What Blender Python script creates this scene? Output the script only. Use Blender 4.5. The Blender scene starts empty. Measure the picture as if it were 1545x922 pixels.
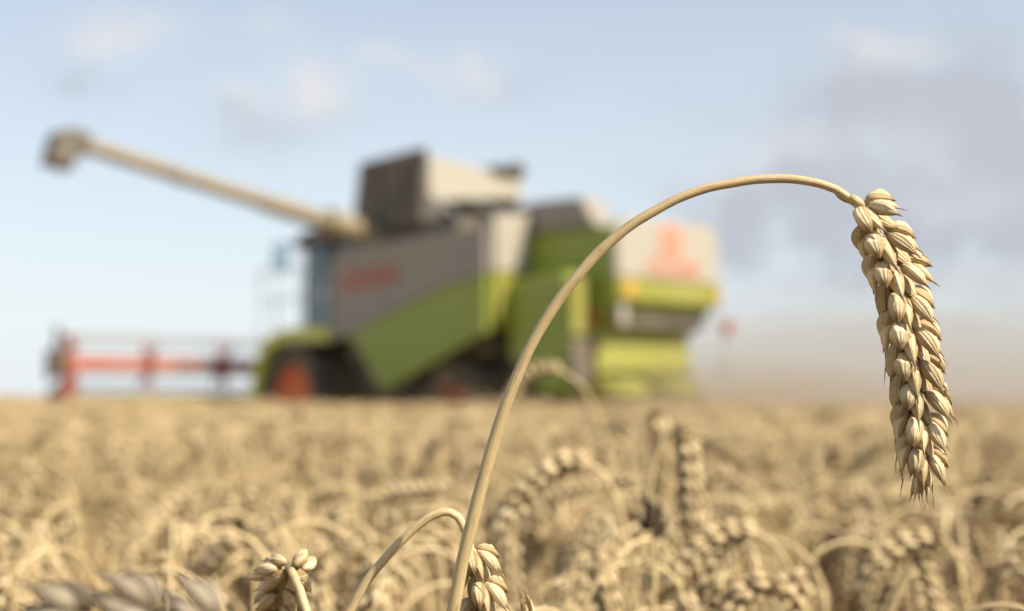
import bpy, math, random
import numpy as np
from mathutils import Vector, Matrix, Euler

random.seed(11)
rng = np.random.default_rng(11)
R = math.radians
scene = bpy.context.scene
COL = scene.collection

# ------------------------------------------------------------------ camera
CAM_Z, LENS, W_PX, H_PX, HORIZON = 1.0, 45.0, 1545.0, 922.0, 597.0
F = LENS / 36.0 * W_PX
PITCH = math.atan((HORIZON - H_PX / 2) / F)
cam = bpy.data.objects.new("camera", bpy.data.cameras.new("camera"))
COL.objects.link(cam)
scene.camera = cam
cam.location = (0, 0, CAM_Z)
cam.rotation_euler = (math.pi / 2 + PITCH, 0, 0)
cam.data.lens = LENS
cam.data.sensor_width = 36
cam.data.clip_start = 0.02
cam.data.clip_end = 9000
cam.data.dof.use_dof = True
cam.data.dof.focus_distance = 0.374
cam.data.dof.aperture_fstop = 7.2
cam.data.dof.aperture_blades = 0

# ------------------------------------------------------------------ sun, sky, exposure
SUN_EL, SUN_AZ = R(43), math.atan2(0.86, -0.51)       # azimuth clockwise from +Y
sun_dir = Vector((math.sin(SUN_AZ) * math.cos(SUN_EL), math.cos(SUN_AZ) * math.cos(SUN_EL), math.sin(SUN_EL)))
sun = bpy.data.objects.new("sun", bpy.data.lights.new("sun", "SUN"))
COL.objects.link(sun)
sun.data.energy = 5.0
sun.data.angle = R(0.6)
sun.data.color = (1.0, 0.905, 0.75)
sun.rotation_euler = sun_dir.to_track_quat("Z", "Y").to_euler()

world = bpy.data.worlds.new("World")
scene.world = world
world.use_nodes = True
SKY_STRENGTH = 0.088
EXPOSURE = 0.70

scene.view_settings.view_transform = "Standard"
scene.view_settings.look = "None"
scene.view_settings.exposure = EXPOSURE
scene.view_settings.gamma = 1
scene.cycles.use_denoising = True
scene.cycles.max_bounces = 8
scene.cycles.diffuse_bounces = 4
scene.cycles.transparent_max_bounces = 8
scene.cycles.volume_bounces = 1


def build_world():
    nt = world.node_tree
    nt.nodes.clear()
    N = nt.nodes.new
    L = nt.links.new

    def math_(op, a, b=None, clamp=False):
        n = N("ShaderNodeMath"); n.operation = op; n.use_clamp = clamp
        for i, v in enumerate((a, b)):
            if v is None: continue
            if isinstance(v, (int, float)): n.inputs[i].default_value = v
            else: L(v, n.inputs[i])
        return n.outputs[0]

    def mixc(fac, a, b):
        n = N("ShaderNodeMix"); n.data_type = "RGBA"
        for i, v in ((0, fac), (6, a), (7, b)):
            if isinstance(v, (int, float)): n.inputs[i].default_value = v
            elif isinstance(v, tuple): n.inputs[i].default_value = (*v, 1)
            else: L(v, n.inputs[i])
        return n.outputs[2]

    sky = N("ShaderNodeTexSky")
    sky.sky_type = "NISHITA"
    sky.sun_disc = False
    sky.sun_elevation = SUN_EL
    sky.sun_rotation = SUN_AZ
    sky.air_density = 1.0
    sky.dust_density = 1.4
    sky.ozone_density = 1.0
    tc = N("ShaderNodeTexCoord")
    sep = N("ShaderNodeSeparateXYZ")
    L(tc.outputs["Generated"], sep.inputs[0])
    x, y, z = sep.outputs
    el = math_("MAXIMUM", z, 0.0)
    # thin high haze that whitens the sky towards the horizon
    hz = math_("POWER", math_("SUBTRACT", 1.0, math_("MINIMUM", math_("MULTIPLY", el, 1.25), 1.0)), 1.5)
    hz = math_("ADD", math_("MULTIPLY", hz, 0.80), 0.05)
    base = mixc(hz, sky.outputs[0], HAZE_COL)
    # clouds: direction on the plane y = 1, warped by noise
    ys = math_("MAXIMUM", y, 0.05)
    u, v = math_("DIVIDE", x, ys), math_("DIVIDE", z, ys)
    uv = N("ShaderNodeCombineXYZ"); L(u, uv.inputs[0]); L(v, uv.inputs[1])
    n1 = N("ShaderNodeTexNoise"); n1.inputs["Scale"].default_value = 13.0; n1.inputs["Detail"].default_value = 6.0
    n1.inputs["Roughness"].default_value = 0.66
    L(uv.outputs[0], n1.inputs["Vector"])
    warp = N("ShaderNodeVectorMath"); warp.operation = "MULTIPLY_ADD"
    sub = N("ShaderNodeVectorMath"); sub.operation = "SUBTRACT"
    L(n1.outputs["Color"], sub.inputs[0]); sub.inputs[1].default_value = (0.5, 0.5, 0.5)
    L(sub.outputs[0], warp.inputs[0]); warp.inputs[1].default_value = (0.15, 0.085, 0.0); L(uv.outputs[0], warp.inputs[2])

    def blobs(items):
        tot = None
        for (px, py, rx, ry, a) in items:
            m = N("ShaderNodeVectorMath"); m.operation = "SUBTRACT"
            L(warp.outputs[0], m.inputs[0]); m.inputs[1].default_value = ((px - W_PX / 2) / F, (HORIZON - py) / F, 0)
            s = N("ShaderNodeVectorMath"); s.operation = "MULTIPLY"
            L(m.outputs[0], s.inputs[0]); s.inputs[1].default_value = (F / rx, F / ry, 0)
            d = N("ShaderNodeVectorMath"); d.operation = "DOT_PRODUCT"
            L(s.outputs[0], d.inputs[0]); L(s.outputs[0], d.inputs[1])
            g = math_("EXPONENT", math_("MULTIPLY", d.outputs["Value"], -1.0))
            g = math_("MULTIPLY", g, a)
            g = math_("MULTIPLY", g, 1.25)
            tot = g if tot is None else math_("ADD", tot, g)
        return math_("MULTIPLY", tot, math_("MULTIPLY", math_("SUBTRACT", n1.outputs["Fac"], 0.22), 3.4), clamp=True)

    bright = blobs(BRIGHT_CLOUDS)
    grey = blobs(GREY_CLOUDS)
    # broken cloud elsewhere in the sky
    n2 = N("ShaderNodeTexNoise"); n2.inputs["Scale"].default_value = 2.6; n2.inputs["Detail"].default_value = 5
    L(tc.outputs["Generated"], n2.inputs["Vector"])
    rest = math_("MULTIPLY", math_("SUBTRACT", n2.outputs["Fac"], 0.52), 4.0, clamp=True)
    rest = math_("MULTIPLY", rest, math_("MULTIPLY", math_("SUBTRACT", z, 0.32), 6.0, clamp=True))
    c = mixc(grey, base, GREY_COL)
    c = mixc(bright, c, BRIGHT_COL)
    c = mixc(math_("MULTIPLY", rest, 0.35), c, GREY_COL)
    bg = N("ShaderNodeBackground"); bg.inputs[1].default_value = SKY_STRENGTH
    L(c, bg.inputs[0])
    out = N("ShaderNodeOutputWorld"); L(bg.outputs[0], out.inputs[0])


HAZE_COL = (6.3, 6.75, 7.1)
BRIGHT_COL = (5.8, 5.65, 5.7)
GREY_COL = (3.75, 3.97, 4.45)
BRIGHT_CLOUDS = [(470, 118, 60, 42, .75), (350, 145, 40, 28, .4), (700, 98, 55, 26, .55), (600, 75, 45, 22, .3), (180, 28, 80, 38, .45),
                 (400, 30, 45, 30, .25), (1345, 72, 80, 26, .5), (1390, 205, 70, 40, .28), (1230, 225, 90, 40, .28), (1120, 245, 50, 26, .3), (1450, 290, 110, 30, .3)]
GREY_CLOUDS = [(1380, 210, 300, 190, .24), (390, 180, 80, 34, .5), (500, 150, 60, 26, .3), (130, 105, 55, 34, .35), (740, 120, 90, 20, .3),
               (1290, 145, 150, 60, .5), (1500, 150, 140, 110, .6), (1400, 250, 200, 80, .45), (1200, 290, 150, 60, .5), (1400, 330, 220, 60, .5), (1545, 320, 110, 80, .5), (1380, 400, 260, 70, .3), (1090, 350, 140, 60, .35), (1300, 430, 300, 60, .2)]
build_world()


# ------------------------------------------------------------------ helpers
def pix(px, py, depth):
    """world point seen at a photograph pixel, at a depth along the view axis"""
    v = Vector(((px - W_PX / 2) / F * depth, (H_PX / 2 - py) / F * depth, -depth))
    return cam.rotation_euler.to_matrix() @ v + Vector(cam.location)


def tag(o, label=None, cat=None, group=None, kind=None):
    for k, v in (("label", label), ("category", cat), ("group", group), ("kind", kind)):
        if v: o[k] = v
    return o


def empty(name, loc=(0, 0, 0)):
    o = bpy.data.objects.new(name, None)
    COL.objects.link(o)
    o.location = loc
    o.empty_display_size = 0.1
    return o


class MB:
    """collects shapes; build() links them as ONE mesh object"""
    def __init__(s):
        s.v, s.f, s.uv, s.n = [], [], [], 0

    def add(s, v, f, uv=None):
        v = np.asarray(v, float).reshape(-1, 3)
        if uv is None:
            uv = v[:, :2] * 1.0
        s.v.append(v); s.uv.append(np.asarray(uv, float))
        s.f += [tuple(int(i) + s.n for i in q) for q in f]
        s.n += len(v)
        return s

    def box(s, a, b, bev=0.0, mat=None):
        (x0, y0, z0), (x1, y1, z1) = [min(p, q) for p, q in zip(a, b)], [max(p, q) for p, q in zip(a, b)]
        return s.prism([(x0, y0), (x1, y0), (x1, y1), (x0, y1)], z0, z1, bev, lambda p, h: (p[0], p[1], h), mat)

    def prism(s, poly, h0, h1, bev=0.0, place=None, mat=None):
        """polygon extruded between h0 and h1; place maps (2d point, height) to 3d"""
        place = place or (lambda p, h: (p[0], p[1], h))
        n = len(poly)
        c = np.mean(poly, axis=0)
        rings = []
        if bev > 0:
            ins = []
            P = np.asarray(poly, float)
            area = 0.5 * sum(P[i][0] * P[(i + 1) % n][1] - P[(i + 1) % n][0] * P[i][1] for i in range(n))
            sg = 1 if area > 0 else -1
            for i in range(n):
                p0, p1, p2 = P[i - 1], P[i], P[(i + 1) % n]
                e0, e1 = (p1 - p0) / (np.linalg.norm(p1 - p0) + 1e-9), (p2 - p1) / (np.linalg.norm(p2 - p1) + 1e-9)
                n0, n1 = np.array([-e0[1], e0[0]]) * sg, np.array([-e1[1], e1[0]]) * sg
                m = n0 + n1
                m = m / max(np.dot(m, n0), 0.3) * 1.0
                ins.append(p1 + m * bev)
            rings = [(ins, h0), (P, h0 + bev), (P, h1 - bev), (ins, h1)]
        else:
            rings = [(poly, h0), (poly, h1)]
        v = [place(p, h) for ring, h in rings for p in ring]
        if mat is not None:
            v = [tuple(mat @ Vector(q)) for q in v]
        f = []
        for k in range(len(rings) - 1):
            for i in range(n):
                j = (i + 1) % n
                f.append((k * n + i, k * n + j, (k + 1) * n + j, (k + 1) * n + i))
        f.append(tuple(range(n))[::-1])
        f.append(tuple((len(rings) - 1) * n + i for i in range(n)))
        return s.add(v, f)

    def tube(s, pts, rad, seg=10, caps=True, vscale=20.0):
        pts = [Vector(p) for p in pts]
        n = len(pts)
        if isinstance(rad, (int, float)): rad = [rad] * n
        tang = [(pts[min(i + 1, n - 1)] - pts[max(i - 1, 0)]).normalized() for i in range(n)]
        ref = Vector((0, 0, 1)) if abs(tang[0].z) < 0.9 else Vector((1, 0, 0))
        a = (ref - tang[0] * ref.dot(tang[0])).normalized()
        v, uv, f, arc = [], [], [], 0.0
        for i in range(n):
            a = (a - tang[i] * a.dot(tang[i])).normalized()
            b = tang[i].cross(a)
            if i: arc += (pts[i] - pts[i - 1]).length
            for k in range(seg + 1):
                t = 2 * math.pi * k / seg
                v.append(pts[i] + (a * math.cos(t) + b * math.sin(t)) * rad[i])
                uv.append((k / seg, arc * vscale))
        m = seg + 1
        for i in range(n - 1):
            for k in range(seg):
                f.append((i * m + k, i * m + k + 1, (i + 1) * m + k + 1, (i + 1) * m + k))
        if caps:
            f.append(tuple(range(seg))[::-1]); f.append(tuple((n - 1) * m + k for k in range(seg)))
        return s.add([tuple(p) for p in v], f, uv)

    def lathe(s, prof, seg, mat, caps=True):
        """profile (radius, height) turned about local z"""
        v, f = [], []
        for (r, h) in prof:
            for k in range(seg):
                t = 2 * math.pi * k / seg
                v.append(tuple(mat @ Vector((r * math.cos(t), r * math.sin(t), h))))
        for i in range(len(prof) - 1):
            for k in range(seg):
                j = (k + 1) % seg
                f.append((i * seg + k, i * seg + j, (i + 1) * seg + j, (i + 1) * seg + k))
        if caps and prof[0][0] > 1e-6: f.append(tuple(range(seg))[::-1])
        if caps and prof[-1][0] > 1e-6: f.append(tuple((len(prof) - 1) * seg + k for k in range(seg)))
        return s.add(v, f)

    def mesh(s, name, material, smooth=False):
        me = bpy.data.meshes.new(name)
        V = np.concatenate(s.v)
        me.from_pydata(V.tolist(), [], s.f)
        UV = np.concatenate(s.uv)
        lay = me.uv_layers.new(name="UVMap")
        idx = np.empty(len(me.loops), dtype=np.int32)
        me.loops.foreach_get("vertex_index", idx)
        lay.data.foreach_set("uv", UV[idx].ravel())
        if smooth:
            me.polygons.foreach_set("use_smooth", [True] * len(me.polygons))
        me.materials.append(material)
        return me

    def build(s, name, material, parent=None, smooth=False, angle=None):
        me = s.mesh(name, material, smooth)
        o = bpy.data.objects.new(name, me)
        COL.objects.link(o)
        o.parent = parent
        if angle is not None:
            me.polygons.foreach_set("use_smooth", [True] * len(me.polygons))
            if hasattr(me, "set_sharp_from_angle"): me.set_sharp_from_angle(angle=R(angle))
        return o


def nodes(name):
    m = bpy.data.materials.new(name)
    m.use_nodes = True
    nt = m.node_tree
    return m, nt, nt.nodes["Principled BSDF"]


def ramp(nt, fac, stops):
    r = nt.nodes.new("ShaderNodeValToRGB")
    el = r.color_ramp.elements
    while len(el) < len(stops): el.new(0.5)
    for e, (p, c) in zip(el, stops):
        e.position = p; e.color = (*c, 1) if len(c) == 3 else c
    nt.links.new(fac, r.inputs[0])
    return r.outputs[0]


def noise(nt, scale, detail=4, rough=0.6, vec=None, mapping=None):
    n = nt.nodes.new("ShaderNodeTexNoise")
    n.inputs["Scale"].default_value = scale
    n.inputs["Detail"].default_value = detail
    n.inputs["Roughness"].default_value = rough
    if vec is not None:
        if mapping:
            mp = nt.nodes.new("ShaderNodeMapping"); mp.inputs["Scale"].default_value = mapping
            nt.links.new(vec, mp.inputs[0]); vec = mp.outputs[0]
        nt.links.new(vec, n.inputs["Vector"])
    return n.outputs["Fac"]


def mix(nt, fac, a, b, mode="MIX"):
    n = nt.nodes.new("ShaderNodeMix"); n.data_type = "RGBA"; n.blend_type = mode
    for i, v in ((0, fac), (6, a), (7, b)):
        if isinstance(v, (int, float)): n.inputs[i].default_value = v
        elif isinstance(v, tuple): n.inputs[i].default_value = (*v, 1)
        else: nt.links.new(v, n.inputs[i])
    return n.outputs[2]


def bump(nt, bsdf, h, strength, dist):
    b = nt.nodes.new("ShaderNodeBump")
    b.inputs["Strength"].default_value = strength; b.inputs["Distance"].default_value = dist
    nt.links.new(h, b.inputs["Height"]); nt.links.new(b.outputs[0], bsdf.inputs["Normal"])


def paint(name, col, rough=0.45, dust=0.35, metal=0.0):
    m, nt, b = nodes(name)
    tc = nt.nodes.new("ShaderNodeTexCoord").outputs["Object"]
    d = noise(nt, 2.2, 6, 0.65, tc)
    fac = ramp(nt, d, [(0.35, (0, 0, 0)), (0.75, (dust, dust, dust))])
    c = mix(nt, fac, col, (0.42, 0.33, 0.2))
    nt.links.new(c, b.inputs["Base Color"])
    b.inputs["Roughness"].default_value = rough
    b.inputs["Metallic"].default_value = metal
    return m


def husk_mat(name, lo, hi, tip, margin=(0.33, 0.205, 0.072)):
    """dry chaff: streaks along the husk, brown specks, browner tips"""
    m, nt, b = nodes(name)
    uv = nt.nodes.new("ShaderNodeUVMap").outputs[0]
    obj = nt.nodes.new("ShaderNodeTexCoord").outputs["Object"]
    oi = nt.nodes.new("ShaderNodeObjectInfo").outputs["Random"]
    streak = noise(nt, 1.0, 6, 0.72, uv, (60, 2.4, 1))
    big = noise(nt, 130, 3, 0.6, obj)
    am = nt.nodes.new("ShaderNodeMath"); am.operation = "MULTIPLY_ADD"
    nt.links.new(big, am.inputs[0]); am.inputs[1].default_value = 0.9; nt.links.new(streak, am.inputs[2])
    c = ramp(nt, am.outputs[0], [(0.66, lo), (1.14, hi)])
    grain = noise(nt, 3400, 3, 0.7, obj)
    c = mix(nt, ramp(nt, grain, [(0.36, (.55, .55, .55)), (0.48, (0, 0, 0))]), c, mix(nt, 0.5, lo, tip))
    bloom = noise(nt, 420, 4, 0.7, obj)
    c = mix(nt, ramp(nt, bloom, [(0.50, (0, 0, 0)), (0.72, (.45, .45, .45))]), c, (0.80, 0.73, 0.58))
    blot = noise(nt, 380, 3, 0.6, obj)
    c = mix(nt, ramp(nt, blot, [(0.60, (0, 0, 0)), (0.76, (.5, .5, .5))]), c, tip)
    sep = nt.nodes.new("ShaderNodeSeparateXYZ"); nt.links.new(uv, sep.inputs[0])
    mm = nt.nodes.new("ShaderNodeMath"); mm.operation = "MULTIPLY_ADD"
    nt.links.new(streak, mm.inputs[0]); mm.inputs[1].default_value = 0.25; nt.links.new(sep.outputs[1], mm.inputs[2])
    c = mix(nt, ramp(nt, mm.outputs[0], [(0.86, (0, 0, 0)), (1.12, (.75, .75, .75))]), c, tip)
    ws = nt.nodes.new("ShaderNodeMath"); ws.operation = "MULTIPLY"; ws.inputs[1].default_value = 2 * math.pi
    nt.links.new(sep.outputs[0], ws.inputs[0])
    co = nt.nodes.new("ShaderNodeMath"); co.operation = "COSINE"; nt.links.new(ws.outputs[0], co.inputs[0])
    ab = nt.nodes.new("ShaderNodeMath"); ab.operation = "ABSOLUTE"; nt.links.new(co.outputs[0], ab.inputs[0])
    ad = nt.nodes.new("ShaderNodeMath"); ad.operation = "MULTIPLY_ADD"; ad.inputs[1].default_value = 0.35
    nt.links.new(streak, ad.inputs[0]); nt.links.new(ab.outputs[0], ad.inputs[2])
    c = mix(nt, ramp(nt, ad.outputs[0], [(0.95, (0, 0, 0)), (1.18, (.62, .62, .62))]), c, margin)  # brown husk edges, painted darker to add shade between husks
    fl = nt.nodes.new("ShaderNodeMath"); fl.operation = "FLOOR"; nt.links.new(sep.outputs[0], fl.inputs[0])
    wn = nt.nodes.new("ShaderNodeTexWhiteNoise"); wn.noise_dimensions = "1D"; nt.links.new(fl.outputs[0], wn.inputs["W"])
    c = mix(nt, 1.0, c, ramp(nt, wn.outputs["Value"], [(0.0, (0.74, 0.68, 0.58)), (0.45, (0.98, 0.95, 0.90)), (1.0, (1.08, 1.07, 1.05))]), "MULTIPLY")
    rv = ramp(nt, oi, [(0.0, (0.66, 0.62, 0.57)), (0.4, (0.95, 0.93, 0.91)), (1.0, (1.06, 1.05, 1.03))])
    c = mix(nt, 1.0, c, rv, "MULTIPLY")
    nt.links.new(c, b.inputs["Base Color"])
    b.inputs["Roughness"].default_value = 0.55
    b.inputs["Specular IOR Level"].default_value = 0.35
    # light passing through the thin husk
    tr = nt.nodes.new("ShaderNodeBsdfTranslucent"); nt.links.new(c, tr.inputs[0])
    ms = nt.nodes.new("ShaderNodeMixShader"); ms.inputs[0].default_value = 0.12
    nt.links.new(b.outputs[0], ms.inputs[1]); nt.links.new(tr.outputs[0], ms.inputs[2])
    nt.links.new(ms.outputs[0], nt.nodes["Material Output"].inputs[0])
    nerve = nt.nodes.new("ShaderNodeTexWave"); nerve.inputs["Scale"].default_value = 1.0
    nerve.inputs["Distortion"].default_value = 0.6
    mp = nt.nodes.new("ShaderNodeMapping"); mp.inputs["Scale"].default_value = (4.2, 0.15, 1)
    nt.links.new(uv, mp.inputs[0]); nt.links.new(mp.outputs[0], nerve.inputs["Vector"])
    h = mix(nt, 0.55, nerve.outputs["Fac"], mix(nt, 0.5, streak, grain))
    bump(nt, b, h, 0.6, 0.0005)
    return m


def straw_mat(name, lo, hi, dark):
    m, nt, b = nodes(name)
    uv = nt.nodes.new("ShaderNodeUVMap").outputs[0]
    oi = nt.nodes.new("ShaderNodeObjectInfo").outputs["Random"]
    s1 = noise(nt, 1.0, 6, 0.78, uv, (34, 3.0, 1))
    c = ramp(nt, s1, [(0.3, lo), (0.65, hi)])
    s2 = noise(nt, 1.0, 4, 0.7, uv, (9, 6.0, 1))
    c = mix(nt, ramp(nt, s2, [(0.54, (0, 0, 0)), (0.74, (.6, .6, .6))]), c, dark)
    rv = ramp(nt, oi, [(0.0, (0.70, 0.67, 0.63)), (1.0, (1.05, 1.03, 1.0))])
    c = mix(nt, 1.0, c, rv, "MULTIPLY")
    nt.links.new(c, b.inputs["Base Color"])
    b.inputs["Roughness"].default_value = 0.42
    gw = nt.nodes.new("ShaderNodeTexWave"); gw.inputs["Scale"].default_value = 1.0; gw.inputs["Distortion"].default_value = 1.2
    gm = nt.nodes.new("ShaderNodeMapping"); gm.inputs["Scale"].default_value = (7.0, 0.12, 1)
    nt.links.new(uv, gm.inputs[0]); nt.links.new(gm.outputs[0], gw.inputs["Vector"])
    bump(nt, b, mix(nt, 0.80, gw.outputs["Fac"], s1), 0.5, 0.0005)
    return m


M = {}
M["husk"] = husk_mat("dry_husk", (0.49, 0.36, 0.16), (0.81, 0.69, 0.45), (0.15, 0.085, 0.03))
M["straw"] = straw_mat("dry_straw", (0.50, 0.36, 0.155), (0.79, 0.64, 0.37), (0.20, 0.115, 0.045))
M["dark_husk"] = husk_mat("weathered_husk", (0.07, 0.05, 0.035), (0.16, 0.115, 0.08), (0.04, 0.03, 0.02), (0.04, .03, .02))
M["shade_grey_husk"] = husk_mat("shade_grey_husk", (0.24, 0.20, 0.15), (0.46, 0.405, 0.32), (0.10, 0.075, 0.05), (0.12, .09, .06))  # corner ear's husks with shade put into their colour


def leaf_mat():
    m, nt, b = nodes("dry_leaf")
    uv = nt.nodes.new("ShaderNodeUVMap").outputs[0]
    s = noise(nt, 1.0, 5, 0.7, uv, (14, 1.5, 1))
    c = ramp(nt, s, [(0.3, (0.36, 0.24, 0.10)), (0.7, (0.58, 0.43, 0.22))])
    nt.links.new(c, b.inputs["Base Color"])
    b.inputs["Roughness"].default_value = 0.6
    return m


M["leaf"] = leaf_mat()

# ------------------------------------------------------------------ the setting
MO = Vector((0.03, 18.2, 0.0))                  # the combine's origin
HEAD = R(50)
FWD = Vector((-math.cos(HEAD), math.sin(HEAD), 0))
LFT = Vector((-math.sin(HEAD), -math.cos(HEAD), 0))


def to_local(x, y):
    d = Vector((x, y, 0)) - MO
    return d.dot(FWD), d.dot(LFT)


def is_cut(x, y, m=0.0):
    a, b = to_local(x, y)
    return b < 4.6 + m and a < 5.6 + m


def ground():
    m, nt, b = nodes("stubble_soil")
    tc = nt.nodes.new("ShaderNodeTexCoord").outputs["Object"]
    n1, n2 = noise(nt, 0.6, 8, 0.7, tc), noise(nt, 30, 5, 0.7, tc)
    c1 = ramp(nt, n2, [(0.35, (0.09, 0.06, 0.035)), (0.5, (0.30, 0.21, 0.10)), (0.7, (0.50, 0.38, 0.20))])
    c = mix(nt, ramp(nt, n1, [(0.35, (0, 0, 0)), (0.7, (.5, .5, .5))]), c1, (0.40, 0.30, 0.15))
    nt.links.new(c, b.inputs["Base Color"])
    b.inputs["Roughness"].default_value = 0.95
    bump(nt, b, n2, 0.8, 0.05)
    mb = MB()
    xs = [-4000, -400, -60, -15, 0, 15, 60, 400, 4000]
    v = [(x, y, 0) for y in xs for x in xs]
    n = len(xs)
    f = [(j * n + i, j * n + i + 1, (j + 1) * n + i + 1, (j + 1) * n + i) for j in range(n - 1) for i in range(n - 1)]
    mb.add(v, f)
    tag(mb.build("ground", m), kind="structure")


ground()


# ------------------------------------------------------------------ wheat shapes
def husk_arrays(L, Wd, T, seg, rings, beak=0.12, curl=0.10, keel=0.10, plump=0.75, blunt=0.6, rnd=None, inner=.55):
    """one chaff husk along +z, its back towards +y; returns verts, faces, uv"""
    v, uv, f = [], [], []
    ph = [rnd.uniform(0, 6.28) for _ in range(6)] if rnd else [0] * 6
    skew = rnd.uniform(-.35, .35) if rnd else 0
    tone = rnd.randrange(1, 60) if rnd else 3
    flat = rnd.choice((-1, 1)) if rnd else 1
    for i in range(rings + 1):
        t = i / rings
        body = max(math.sin(math.pi * min(t / (1 - beak), 1.0) ** plump), 0.0) ** blunt if t < 1 - beak else 0.0
        r = max(body, 0.16 * (1 - t) / max(beak, 1e-3) + 0.015 if t > 0.5 else 0.0)
        if i == 0: r = 0.25
        zc = L * t
        yc = curl * L * (math.sin(math.pi * t) * 0.45 - t * t * 0.55)
        for k in range(seg + 1):
            a = 2 * math.pi * (k % seg) / seg
            ca, sa = math.cos(a), math.sin(a)
            w = 1 + 0.035 * math.sin(3 * a + 5 * t + ph[0]) + 0.03 * math.sin(2 * a - 9 * t + ph[1]) + 0.018 * math.sin(7 * a + ph[2] + 4 * t)
            yy = sa * T * 0.5 * r * w * (1.0 if sa > 0 else inner)
            xx = ca * Wd * 0.5 * r * w
            off = math.cos(a - math.pi / 2 + skew)
            kk = max(0.0, off) ** 22
            if ca * flat > 0 and sa > -.3:      # one flank lies flatter than the other
                xx *= 1 - .16 * math.sin(math.pi * t); yy *= 1 - .20 * max(0.0, 1 - kk) * math.sin(math.pi * t)
            yy += keel * T * r * kk * min(1, t * 1.6 + .15)
            v.append((xx, yy + yc, zc)); uv.append((tone + 0.01 + 0.98 * k / seg, t))
    m = seg + 1
    for i in range(rings):
        for k in range(seg):
            f.append((i * m + k, i * m + k + 1, (i + 1) * m + k + 1, (i + 1) * m + k))
    f.append(tuple(range(seg))[::-1]); f.append(tuple(rings * m + k for k in range(seg)))
    return np.array(v), f, np.array(uv)


def xf(arr, mat):
    a = np.asarray(arr)
    mt = np.array(mat)
    return a @ mt[:3, :3].T + mt[:3, 3]


def spikelet(mb, rnd, seg, rings, mat=Matrix(), full=True, s=1.0, awn=0.0, fan=24, tip=False, slim=1.0):
    """fan of two glumes and three or four florets; +z along the spikelet, +y away from the rachis, x along the fan"""
    j = lambda a: rnd.uniform(-a, a)
    mm = 0.001

    def put(L, Wd, T, x, y, z, fan_, lean, roll=0, **kw):
        # lay each husk's back away from the spikelet axis
        m = Matrix.Translation((x * s * mm, y * s * mm, z * s * mm)) @ Matrix.Rotation(R(fan_), 4, "Y") @ Matrix.Rotation(R(-lean), 4, "X") \
            @ Matrix.Rotation(R(roll), 4, "Z")
        v, f, uv = husk_arrays(L * s * mm, Wd * s * mm, T * s * mm, seg, rings, rnd=rnd, **kw)
        mb.add(xf(v, mat @ m), f, uv)
        return mat @ m, L * s * mm

    tips = []
    for sd in (-1, 1):
        if not tip:
            put(rnd.uniform(8.6, 10.2) * slim, (5.3 + j(.4)) / slim, 5.0 + j(.4), sd * 1.8, .6, .0, sd * ((fan + 6 if slim == 1 else 2) + j(6)), 8 + j(5), -sd * (66 + j(12)),
                beak=rnd.uniform(.05, .10) if slim == 1 else .16, curl=.13 if slim == 1 else .05, keel=.13, plump=.80, blunt=.52 if slim == 1 else .7, inner=.5)
        tips.append(put(rnd.uniform(11.8, 13.8), 4.2 + j(.4) if not tip else 2.0, 4.0 if not tip else 1.8, sd * 1.0, .6, .8, sd * (fan * .72 + j(5)), 5 + j(5), -sd * (50 + j(14)),
                        beak=rnd.uniform(.12, .24), curl=.07, keel=.15, plump=.80, blunt=.70, inner=.4))
    if full:
        tips.append(put(rnd.uniform(10, 11.6), 4.4 if not tip else 2.2, 4.2 if not tip else 2.0, j(.5), 2.2, 2.2, j(8), 14 + j(5), j(15), beak=.16, curl=.08, keel=.06, plump=.85, blunt=.62))
        put(rnd.uniform(9.5, 11), 4.6 if not tip else 2.2, 4.2 if not tip else 2, j(.4), -.2, 3.0, j(6), 0 + j(4), 180 + j(15), beak=.16, curl=.06, keel=.06, plump=.9)
        if tip:
            for q in range(4):
                put(rnd.uniform(10, 14), 1.8, 1.5, j(1.6), j(1.2), 2.5, j(12), j(10), j(180), beak=.2, curl=.05, plump=.9)
    if awn > 0:
        for q, (m, L) in enumerate(tips[:2 if not tip else 3]):
            ln = awn * rnd.uniform(.35, 1.0) * mm
            a = Vector((0, -.055 * L, L * .94))
            b = a + Vector((j(.15) * ln, j(.15) * ln, ln * .5)); c = b + Vector((j(.3) * ln, j(.3) * ln, ln * .5))
            mb.tube([m @ p for p in (a, b, c)], [0.00024, 0.00016, 0.00004], 5)


def catmull(pts, n):
    P = [Vector(p) for p in pts]
    P = [P[0] * 2 - P[1]] + P + [P[-1] * 2 - P[-2]]
    out = []
    segs = len(P) - 3
    for i in range(n):
        t = i / (n - 1) * segs
        k = min(int(t), segs - 1); t -= k
        p0, p1, p2, p3 = P[k:k + 4]
        out.append(0.5 * ((2 * p1) + (-p0 + p2) * t + (2 * p0 - 5 * p1 + 4 * p2 - p3) * t * t + (-p0 + 3 * p1 - 3 * p2 + p3) * t ** 3))
    return out


def along(pts, d):
    """point and tangent at arc length d of a polyline"""
    for i in range(len(pts) - 1):
        L = (pts[i + 1] - pts[i]).length
        if d <= L or i == len(pts) - 2:
            t = (pts[i + 1] - pts[i]).normalized()
            return pts[i] + t * d, t
        d -= L


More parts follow.
